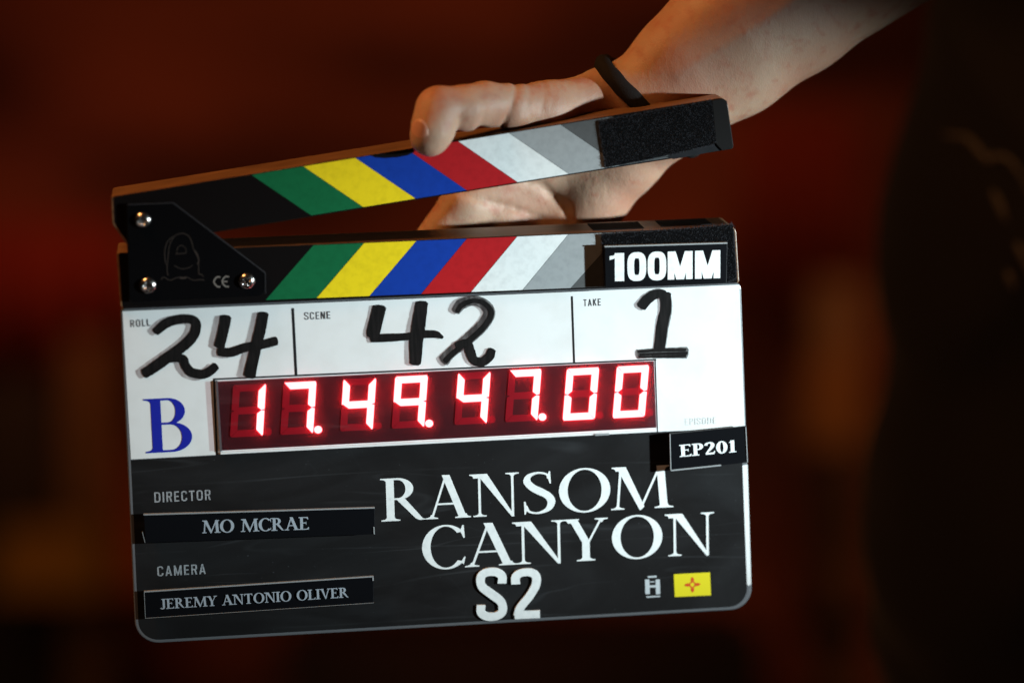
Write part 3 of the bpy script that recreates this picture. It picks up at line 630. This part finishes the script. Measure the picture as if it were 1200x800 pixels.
def screw(px, py, r_px, rot):
    R_ = r_px * PXM; c = L(px, py, hp); v = [(0, 0, 0)]; f = []; nr, na = 14, 64
    def z(x, y):
        r = math.hypot(x, y) / R_; zz = R_ * .62 * math.sqrt(max(0, 1 - r * r * .96)); xr = x * math.cos(rot) + y * math.sin(rot); yr = -x * math.sin(rot) + y * math.cos(rot)
        d = min(abs(xr), abs(yr)) / R_; l = max(abs(xr), abs(yr)) / R_
        if l < .55: zz -= R_ * .40 * max(0, min(1, (.17 - d) / .05)) * min(1, (.55 - l) / .12)
        return zz
    v[0] = (0, 0, z(0, 0))
    for i in range(1, nr + 1):
        for k_ in range(na):
            a = 2 * math.pi * k_ / na; r = R_ * i / nr; v.append((r * math.cos(a), r * math.sin(a), z(r * math.cos(a), r * math.sin(a)) if i < nr else 0))
    for k_ in range(na): f.append([0, 1 + k_, 1 + (k_ + 1) % na])
    for i in range(nr - 1):
        for k_ in range(na):
            a = 1 + i * na; f.append([a + k_, a + na + k_, a + na + (k_ + 1) % na, a + (k_ + 1) % na])
    o = link('screw', pyd('screw', v, f), M_steel, plate, smooth=True); o.location = (c[0], c[1], hp)
screw(167.3, 258, 9.4, .35); screw(173.3, 334.3, 9.6, .1); screw(289.3, 329.2, 9.4, .7)

# ================================================================== THE PERSON
def sdf_mesh(f, lo, hi, step, iters=2):
    """naive surface nets over a signed distance function"""
    ax = [np.arange(lo[i], hi[i] + step, step, dtype=np.float32) for i in range(3)]
    X, Y, Z = np.meshgrid(*ax, indexing='ij'); D = f(X, Y, Z).astype(np.float32)
    n = D.shape; s = D < 0
    cnt = np.zeros([k - 1 for k in n], np.int8)
    for dx in (0, 1):
        for dy in (0, 1):
            for dz in (0, 1): cnt += s[dx:n[0] - 1 + dx, dy:n[1] - 1 + dy, dz:n[2] - 1 + dz]
    act = (cnt > 0) & (cnt < 8); idx = -np.ones(act.shape, np.int64); I = np.argwhere(act); idx[act] = np.arange(len(I))
    acc = np.zeros((len(I), 3)); w_ = np.zeros(len(I)); i, j, k = I.T
    cor = [(a, b, c) for a in (0, 1) for b in (0, 1) for c in (0, 1)]
    for a in cor:
        for d in range(3):
            if a[d]: continue
            b = list(a); b[d] = 1
            da = D[i + a[0], j + a[1], k + a[2]]; db = D[i + b[0], j + b[1], k + b[2]]; m = (da < 0) != (db < 0)
            t = np.where(m, da / np.where(m, da - db, 1), 0); p = np.tile(np.array(a, float), (len(I), 1)); p[:, d] += t
            acc += p * m[:, None]; w_ += m
    V = np.array(lo) + (I + acc / w_[:, None]) * step
    Fc = []
    for d in range(3):
        e1_, e2_ = [(1, 2), (2, 0), (0, 1)][d]
        sl = [slice(1, n[q] - 1) for q in range(3)]; sl[d] = slice(0, n[d] - 1); sl2 = list(sl); sl2[d] = slice(1, n[d])
        A = s[tuple(sl)]; B = s[tuple(sl2)]; off = np.array([1, 1, 1]); off[d] = 0
        for flip, m in ((0, A & ~B), (1, ~A & B)):
            q = np.argwhere(m) + off
            if not len(q): continue
            u1 = np.zeros(3, int); u1[e1_] = 1; u2 = np.zeros(3, int); u2[e2_] = 1
            quad = np.stack([idx[tuple((q - u1 - u2).T)], idx[tuple((q - u2).T)], idx[tuple(q.T)], idx[tuple((q - u1).T)]], 1)
            Fc.append(quad[:, ::-1] if flip else quad)
    Fc = np.vstack(Fc)
    e = np.vstack([Fc[:, [0, 1]], Fc[:, [1, 2]], Fc[:, [2, 3]], Fc[:, [3, 0]]])
    for _ in range(iters):
        sm = np.zeros_like(V); c = np.zeros(len(V))
        for a, b in ((0, 1), (1, 0)):
            for q in range(3): sm[:, q] += np.bincount(e[:, a], V[e[:, b], q], len(V))
            c += np.bincount(e[:, a], minlength=len(V))
        V = V * .4 + sm / c[:, None] * .6
    return V, Fc.tolist()
def keep_main(me):
    bm = bmesh.new(); bm.from_mesh(me); bm.verts.ensure_lookup_table(); seen = set(); best = []
    for v0 in bm.verts:
        if v0.index in seen: continue
        st_ = [v0]; seen.add(v0.index); comp = []
        while st_:
            q = st_.pop(); comp.append(q)
            for e in q.link_edges:
                o = e.other_vert(q)
                if o.index not in seen: seen.add(o.index); st_.append(o)
        if len(comp) > len(best): best = comp
    b_ = set(best); bmesh.ops.delete(bm, geom=[q for q in bm.verts if q not in b_], context='VERTS'); bm.to_mesh(me); bm.free(); return me
def cone(X, Y, Z, a, ra, b, rb):
    d = [b[i] - a[i] for i in range(3)]; l2 = sum(q * q for q in d) + 1e-12
    t = np.clip(((X - a[0]) * d[0] + (Y - a[1]) * d[1] + (Z - a[2]) * d[2]) / l2, 0, 1)
    return np.sqrt((X - a[0] - t * d[0]) ** 2 + (Y - a[1] - t * d[1]) ** 2 + (Z - a[2] - t * d[2]) ** 2) - (ra + (rb - ra) * t)
def smin(a, b, k): hq = np.clip(.5 + .5 * (b - a) / k, 0, 1); return b + (a - b) * hq - k * hq * (1 - hq)

R = lambda px: px * PXM * 1.02
def J(px, py, h, r): return (L3(px, py, h), R(r))
# arm: two bones' worth of section, elbow and upper arm outside the frame
ARM = [[J(752, 110, -.034, 44), J(800, 68, -.034, 50), J(850, 30, -.036, 62), J(960, -68, -.046, 72), J(1130, -185, -.075, 86), J(1290, -290, -.115, 96)],
       [J(786, 138, -.036, 38), J(870, 87, -.038, 41), J(950, 36, -.042, 37), J(1100, -62, -.056, 44), J(1290, -200, -.100, 84)],
       [J(770, 122, -.040, 44), J(900, 20, -.044, 62), J(1090, -110, -.070, 78)]]
PALM = [[J(742, 122, -.042, 40), J(690, 150, -.046, 40), J(640, 156, -.042, 35)],             # thenar
        [J(760, 118, -.036, 42), J(706, 110, -.032, 27), J(640, 127, -.020, 28)],
        [J(780, 150, -.044, 36), J(734, 188, -.050, 39), J(697, 228, -.054, 40), J(664, 300, -.056, 34)],   # little-finger side
        [J(752, 150, -.050, 34), J(690, 220, -.058, 30), J(622, 292, -.056, 30)],
        [J(740, 140, -.052, 34), J(660, 205, -.060, 30), J(588, 262, -.054, 31)],
        [J(720, 135, -.050, 34), J(620, 190, -.056, 32), J(548, 240, -.050, 31)]]
THUMB = [J(640, 128, -.019, 29), J(602, 125, -.010, 25), J(568, 121, -.004, 23.5), J(545, 127, .002, 25), J(514, 128, .0065, 24.5), J(510, 143, .0090, 23.5), J(506, 155, .0100, 22.5), J(503, 162, .0100, 20.5)]
FING = [[J(548, 240, -.050, 31), J(497, 300, -.048, 25), J(478, 345, -.042, 23), J(470, 378, -.038, 20)],
        [J(588, 262, -.054, 31), J(532, 345, -.052, 26), J(512, 398, -.044, 23), J(505, 432, -.040, 20)],
        [J(622, 292, -.056, 30), J(576, 372, -.052, 25), J(560, 420, -.044, 22), J(552, 450, -.040, 19)],
        [J(664, 300, -.056, 28), J(628, 372, -.052, 22), J(614, 408, -.044, 19), J(608, 436, -.040, 17)]]
def chain(X, Y, Z, ch, k=.004):
    d = None
    for (a, ra), (b, rb) in zip(ch[:-1], ch[1:]):
        c = cone(X, Y, Z, a, ra, b, rb); d = c if d is None else np.minimum(d, c) if k == 0 else smin(d, c, k)
    return d
def groove(X, Y, Z, pp, h, wd, dep):
    """a soft crease along a line: how much to push the surface in"""
    g_ = np.full(X.shape, 1e3, np.float32)
    P3 = [L3(x, y, h) for x, y in pp]
    for a, b in zip(P3[:-1], P3[1:]):
        d = b - a; l2 = d[:2].dot(d[:2]); t = np.clip(((X - a[0]) * d[0] + (Y - a[1]) * d[1]) / l2, 0, 1)
        g_ = np.minimum(g_, np.sqrt((X - a[0] - t * d[0]) ** 2 + (Y - a[1] - t * d[1]) ** 2))
    return dep * np.exp(-(g_ / wd) ** 2)
def body(X, Y, Z):
    d = chain(X, Y, Z, ARM[0], .010)
    for c in ARM[1:]: d = smin(d, chain(X, Y, Z, c, .010), .016)
    for c in PALM: d = smin(d, chain(X, Y, Z, c, .006), .009)
    d = smin(d, chain(X, Y, Z, THUMB, .003), .007)
    for c in FING: d = smin(d, chain(X, Y, Z, c, .003), .0035)
    # tendons, creases and knuckle folds
    front = Z > -.060
    d = d + groove(X, Y, Z, [(538, 226), (560, 236), (600, 247), (640, 262)], -.03, .0013, .0011) * front
    d = d + groove(X, Y, Z, [(585, 205), (640, 222), (668, 250), (676, 285)], -.03, .0020, .0014) * front
    d = d + groove(X, Y, Z, [(607, 103), (602, 116), (595, 134), (590, 148)], 0, .0010, .0014) * (Z > -.02)
    d = d + groove(X, Y, Z, [(566, 134), (560, 144), (562, 156)], 0, .0012, .0009) * (Z > -.02)
    d = d + groove(X, Y, Z, [(536, 134), (534, 148), (538, 158)], 0, .0012, .0010) * (Z > -.012)
    d = d + groove(X, Y, Z, [(624, 108), (618, 122), (614, 138)], 0, .0009, .0006) * (Z > -.03)
    d = d + groove(X, Y, Z, [(642, 104), (640, 118), (636, 132)], 0, .0009, .0005) * (Z > -.04)
    for i in range(9):
        x0 = 612 + i * 10; d = d + groove(X, Y, Z, [(x0 + 3, 95 - i), (x0, 110), (x0 - 5 + 2 * (i % 3), 130)], 0, .0007, .00035) * (Z > -.045)
    for i in range(4):
        x0 = 540 + i * 7; d = d + groove(X, Y, Z, [(x0, 128), (x0 + 3, 150), (x0 + 4, 158)], 0, .0006, .0003) * (Z > -.012)
    d = d - groove(X, Y, Z, [(596, 146), (606, 142), (614, 139)], 0, .0022, .0009) * (Z > -.03)
    d = d - groove(X, Y, Z, [(574, 150), (582, 147)], 0, .0022, .0009) * (Z > -.03)
    d = d - groove(X, Y, Z, [(800, 90), (900, 30), (1000, -40)], 0, .0030, .0006) * (Z > -.06)
    return d
def skin_material():
    m = bpy.data.materials.new('skin'); m.use_nodes = True; nt = m.node_tree; b = nt.nodes['Principled BSDF']; N = nt.nodes.new; K = nt.links.new
    tc = N('ShaderNodeTexCoord')
    def nz(sc, det, vec=None):
        n = N('ShaderNodeTexNoise'); n.inputs['Scale'].default_value = sc; n.inputs['Detail'].default_value = det; K(vec or tc.outputs['Object'], n.inputs['Vector']); return n.outputs['Fac']
    def mixc(f, c1, c2, lo, hi):
        r = N('ShaderNodeMapRange'); r.inputs[1].default_value = lo; r.inputs[2].default_value = hi; K(f, r.inputs[0])
        x = N('ShaderNodeMix'); x.data_type = 'RGBA'; K(r.outputs[0], x.inputs[0])
        for i, c in ((6, c1), (7, c2)):
            if isinstance(c, tuple): x.inputs[i].default_value = (*c, 1)
            else: K(c, x.inputs[i])
        return x.outputs[2]
    c = mixc(nz(28, 4), (0.42, 0.272, 0.188), (0.38, 0.19, 0.125), .38, .66)
    c = mixc(nz(160, 5), c, (0.36, 0.145, 0.09), .52, .80)
    K(c, b.inputs['Base Color']); b.inputs['Roughness'].default_value = .56; b.inputs['Specular IOR Level'].default_value = .4
    b.inputs['Subsurface Weight'].default_value = .35; b.inputs['Subsurface Radius'].default_value = (1, .35, .18); b.inputs['Subsurface Scale'].default_value = .004
    mp = N('ShaderNodeMapping'); mp.inputs['Scale'].default_value = (1.6, 1, 1); mp.inputs['Rotation'].default_value = (0, 0, .5); K(tc.outputs['Object'], mp.inputs[0])
    vo = N('ShaderNodeTexVoronoi'); vo.inputs['Scale'].default_value = 950; K(mp.outputs[0], vo.inputs['Vector'])
    b1 = N('ShaderNodeBump'); b1.inputs['Strength'].default_value = .22; b1.inputs['Distance'].default_value = .0003; K(vo.outputs['Distance'], b1.inputs['Height'])
    b2 = N('ShaderNodeBump'); b2.inputs['Strength'].default_value = .22; b2.inputs['Distance'].default_value = .0012; K(nz(180, 4, mp.outputs[0]), b2.inputs['Height']); K(b1.outputs[0], b2.inputs['Normal'])
    K(b2.outputs[0], b.inputs['Normal']); return m
M_skin = skin_material()
person = empty('person', 'person in black clothing at right, bare arm reaching in to grip the clapper sticks', 'person', MB)
V, Fc = sdf_mesh(body, (-.075, -.03, -.165), (.345, .335, .026), .00125)
skin = link('body', keep_main(pyd('body', V, Fc)), M_skin, person, smooth=True)
# nail on the far side of the thumb
nc = L3(490.0, 156, .0165); v = []; f = []
nd = nrm([-.72, -.06, .70]); ny = nrm(np.array([-.28, -.95, 0]) - nd * np.array([-.28, -.95, 0]).dot(nd)); nx = np.cross(ny, nd)
for i in range(13):
    for j in range(13):
        a = (i / 12 - .5) * 2; b_ = (j / 12 - .5) * 2
        x = a * .0046 * math.sqrt(1 - .5 * b_ * b_); y = b_ * .0060 * math.sqrt(1 - .5 * a * a)
        v.append(nc + nx * x + ny * y - nd * (x * x / .015 + y * y / .05) + nd * .0002)
for i in range(12):
    for j in range(12): a = i * 13 + j; f.append([a, a + 1, a + 14, a + 13])
nail = link('thumbnail', fixn(pyd('thumbnail', v, f)), mat('nail', (0.56, 0.29, 0.20), .32, coat=.2), person, smooth=True)
md = nail.modifiers.new('solid', 'SOLIDIFY'); md.thickness = .0003; md.offset = 0
# hair tie round the wrist
pc = L3(735, 101, -.036); axd = nrm(nrm(L3(735 + 72, 101 - 76, -.036) - pc) + np.array([0, 0, .14])); e1_ = nrm(np.cross(axd, [0, 0, 1])); e2_ = np.cross(e1_, axd)
ring = []
for k_ in range(72):
    a = 2 * math.pi * k_ / 72; d = e1_ * math.cos(a) + e2_ * math.sin(a); rr_ = np.linspace(.004, .05, 200)
    q = pc[None] + d[None] * rr_[:, None]; s_ = body(q[:, 0], q[:, 1], q[:, 2]); i0 = np.argmax(s_ > 0); ring.append((d, rr_[i0] + .0012))
rad = np.array([r for _, r in ring]); rad = np.convolve(np.r_[rad[-4:], rad, rad[:4]], np.ones(9) / 9, 'valid')
v = []; f = []
for k_ in range(72):
    d = ring[k_][0]; c = pc + d * rad[k_]
    for q in range(12):
        b_ = 2 * math.pi * q / 12; rr_ = .0039 * (1 + .05 * math.sin(b_ * 3 + k_ * .9)); v.append(c + d * math.cos(b_) * rr_ * .85 + axd * math.sin(b_) * rr_)
for k_ in range(72):
    for q in range(12):
        a = k_ * 12; b_ = ((k_ + 1) % 72) * 12; f.append([a + q, a + (q + 1) % 12, b_ + (q + 1) % 12, b_ + q])
link('hair_tie', fixn(pyd('hair_tie', v, f)), mat('hair_tie', (0.006, 0.005, 0.005), .85, spec=.2, bump=(1500, .6, .0004, one)), person, label='black hair tie round the wrist', smooth=True)

# black T-shirt: torso and a short sleeve over the upper arm, beyond the right edge of the frame
def JW(px, py, D, r):
    p = ray(px, py) * D - O_; return (np.array([p.dot(U_), p.dot(V_), p.dot(N_)]), r)
TORSO = [[JW(1360, -60, 1.62, .115), JW(1346, 250, 1.64, .144), JW(1352, 640, 1.66, .158), JW(1400, 1250, 1.68, .155), JW(1405, 1750, 1.70, .160)],
         [JW(1560, -60, 1.66, .115), JW(1600, 300, 1.68, .140), JW(1610, 900, 1.70, .150), JW(1600, 1750, 1.70, .160)],
         [JW(1470, -230, 1.66, .055), JW(1470, -60, 1.66, .090)],
         [JW(1360, -70, 1.62, .085), JW(1300, -270, 1.50, .068), JW(1270, -340, 1.43, .062)]]
def shirt(X, Y, Z):
    d = chain(X, Y, Z, TORSO[0], .03)
    for c in TORSO[1:]: d = smin(d, chain(X, Y, Z, c, .03), .06)
    w1 = np.sin(X * 52 + Y * 30 + 1.8 * np.sin(Y * 17 + Z * 9)) * .5 + .5
    w2_ = np.sin(-X * 38 + Y * 46 + 2.2 * np.sin(X * 21 - Z * 12) + 1) * .5 + .5
    d = d - .005 * w1 ** 3 - .004 * w2_ ** 2
    return d
V, Fc = sdf_mesh(shirt, (.10, -.62, -.62), (.75, .42, .02), .005, 1)
link('black_shirt', pyd('shirt', V, Fc), mat('black_cotton', (0.004, 0.0033, 0.004), .8, spec=.12, sheen=.04), person, smooth=True)

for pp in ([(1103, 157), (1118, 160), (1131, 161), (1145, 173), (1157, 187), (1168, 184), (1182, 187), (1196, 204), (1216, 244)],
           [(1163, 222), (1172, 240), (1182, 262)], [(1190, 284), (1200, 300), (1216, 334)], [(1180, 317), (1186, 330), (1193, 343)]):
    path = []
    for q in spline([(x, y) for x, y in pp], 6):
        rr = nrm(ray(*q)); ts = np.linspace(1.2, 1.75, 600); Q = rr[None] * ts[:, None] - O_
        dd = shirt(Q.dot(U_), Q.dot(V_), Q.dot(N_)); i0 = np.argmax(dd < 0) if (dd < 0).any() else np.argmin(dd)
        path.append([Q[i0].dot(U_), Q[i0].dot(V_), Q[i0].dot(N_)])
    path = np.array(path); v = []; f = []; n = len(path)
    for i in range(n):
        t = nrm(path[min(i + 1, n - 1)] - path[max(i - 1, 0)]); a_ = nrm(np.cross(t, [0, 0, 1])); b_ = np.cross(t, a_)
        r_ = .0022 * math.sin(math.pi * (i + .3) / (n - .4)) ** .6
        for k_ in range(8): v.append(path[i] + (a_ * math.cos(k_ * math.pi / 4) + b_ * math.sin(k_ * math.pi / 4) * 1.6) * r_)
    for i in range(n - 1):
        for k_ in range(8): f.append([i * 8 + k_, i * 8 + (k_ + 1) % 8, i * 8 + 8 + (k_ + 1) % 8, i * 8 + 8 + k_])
    link('shirt_fold_glint', fixn(pyd('shirt_fold_glint', v, f)), mat('glint_cotton', (0.05, 0.04, 0.035), .6, spec=.3), person, smooth=True)  # paler than the shirt: glints of light on its folds painted in

# ================================================================== THE BACKGROUND, far out of focus
def W(px, py, D): return c2w(ray(px, py) * D)
def wbox(name, x0, y0, x1, y1, D, depth, m, **kw):
    a = W(x0, y0, D); b = W(x1, y1, D); v = [(x, y, z) for y in (D, D + depth) for x, z in ((a.x, b.z), (b.x, b.z), (b.x, a.z), (a.x, a.z))]
    me = fixn(pyd(name, v, [[0, 1, 2, 3], [7, 6, 5, 4], [0, 4, 5, 1], [1, 5, 6, 2], [2, 6, 7, 3], [3, 7, 4, 0]]))
    bm = bmesh.new(); bm.from_mesh(me); bmesh.ops.bevel(bm, geom=bm.edges[:], offset=.008, segments=2, affect='EDGES'); bm.to_mesh(me); bm.free()
    return link(name, me, m, **kw)
M_wall = mat('red_brown_wall', (0.27, 0.075, 0.036), .8, noise=(1.3, (0.055, 0.014, 0.008), .40, .62, (1.2, 1, 4)))
def sheet(name, v, m): o = link(name, pyd(name, v, [[0, 1, 2, 3]]), m, kind='structure'); return o
sheet('back_wall', [(-4, 5.2, -.2), (4, 5.2, -.2), (4, 5.2, 3.4), (-4, 5.2, 3.4)], M_wall)
sheet('floor', [(-4, -1.5, 0), (4, -1.5, 0), (4, 5.2, 0), (-4, 5.2, 0)], mat('dark_floor', (0.05, 0.025, 0.018), .6, noise=(3, (.03, .015, .01), .3, .7, one)))
M_post = mat('ochre_post', (0.22, 0.12, 0.05), .6, noise=(4, (.2, .09, .02), .3, .7, (6, 6, .6)))
M_dark = mat('dark_cabinet', (0.012, 0.007, 0.006), .6)
def tagt(o, label, cat): o['label'] = label; o['category'] = cat; return o
tagt(wbox('wooden_post', 78, 395, 128, 1100, 4.6, .10, M_post), 'blurred ochre wooden post left of the slate, beside the dark cabinet', 'post')
tagt(wbox('wooden_post', 955, 330, 1010, 1100, 4.4, .10, M_post), 'blurred ochre wooden post between the slate and the black shirt', 'post')
tagt(wbox('cabinet', -160, 440, 68, 1200, 4.7, .35, M_dark), 'blurred black cabinet at the lower left edge', 'cabinet')
tagt(wbox('side_table', 330, 742, 900, 1150, 4.3, .5, M_dark), 'blurred dark table low behind the slate', 'table')
def lampshade(px, py, D, r, hgt, name, label, col, strength):
    c = W(px, py, D); e = empty(name, label, 'lamp', Matrix.Translation((c.x, c.y, c.z - hgt))); e['group'] = 'dim orange lamps in the background'
    v = []; f = []; n = 28
    for k_, (z_, q) in enumerate(((0, 1.0), (hgt * .35, .93), (hgt * .7, .82), (hgt, .72))):
        for i in range(n): a = 2 * math.pi * i / n; v.append((r * q * math.cos(a), r * q * math.sin(a), z_ + hgt * .5))
    for k_ in range(3):
        for i in range(n): a = k_ * n; f.append([a + i, a + (i + 1) % n, a + n + (i + 1) % n, a + n + i])
    link('lamp_shade', pyd('lamp_shade', v, f), mat(name + '_shade' + str(px), tuple(c_ * .22 for c_ in col), .8, emit=(col, strength)), e, smooth=True)
    v = []; f = []
    for z_, q in ((-.22, .05), (-.19, .055), (-.18, .012), (hgt * .6, .012)):
        for i in range(n): a = 2 * math.pi * i / n; v.append((q * math.cos(a), q * math.sin(a), z_))
    for k_ in range(3):
        for i in range(n): a = k_ * n; f.append([a + i, a + (i + 1) % n, a + n + (i + 1) % n, a + n + i])
    link('lamp_base', pyd('lamp_base', v, f), M_dark, e, smooth=True)
lampshade(58, 655, 4.5, .10, .10, 'table_lamp', 'blurred orange glowing lamp low at the left edge', (0.9, 0.24, 0.01), .030)
lampshade(150, 640, 4.9, .09, .14, 'table_lamp', 'blurred dim red-orange lamp just left of the slate corner', (0.85, 0.10, 0.01), .030)
lampshade(978, 470, 4.2, .055, .13, 'table_lamp', 'added blurred amber lamp for the glow right of the slate, before the post', (0.95, 0.32, 0.04), .012)  # no lamp known here; added to give an amber glow
def drape(name, x0, x1, y0, y1, D, col, label, nf=7):
    a = W(x0, y0, D); b = W(x1, y1, D); n = 90; v = []; f = []
    for k_ in range(2):
        for i in range(n): t = i / (n - 1); v.append((a.x + (b.x - a.x) * t, D + .035 * math.sin(t * nf * 6.28) + .012 * math.sin(t * 31), (a.z, b.z)[k_]))
    for i in range(n - 1): f.append([i, i + 1, n + i + 1, n + i])
    o = link(name, fixn(pyd(name, v, f)), mat(name + '_cloth' + str(x0), col, .85), smooth=True); md = o.modifiers.new('s', 'SOLIDIFY'); md.thickness = .004
    return tagt(o, label, 'curtain')
drape('curtain', -220, 150, 262, 425, 4.9, (0.27, 0.034, 0.018), 'blurred red curtain hanging at the left edge')
drape('curtain', 870, 1000, 130, 350, 4.9, (0.30, 0.045, 0.018), 'blurred rust red curtain above the right-hand post')
def bspot(px, py, D, power, col, deg, dy=.9, dx=0):
    t = W(px, py, D); return spot('background_fill', (t.x + dx, t.y - 1.6, t.z + dy), t, power, col, deg, 1.0, .15)  # unseen spots added to light the wall, curtains and posts
bspot(40, 335, 4.9, 24, (1, .24, .10), 34)
bspot(400, 110, 5.2, 27, (1, .30, .10), 60, 1.2)
bspot(920, 200, 4.9, 20, (1, .30, .10), 28)
bspot(950, 500, 4.6, 26, (1, .40, .16), 30)
bspot(560, 790, 4.9, 12, (1, .20, .08), 40)
bspot(90, 520, 4.6, 9, (1, .42, .08), 26)
spot('added_glint_light', W(930, -420, 1.52), W(1180, 230, 1.48), 6.5, (1, .5, .2), 13, .8, .01)  # unseen source added to make the shirt folds glint
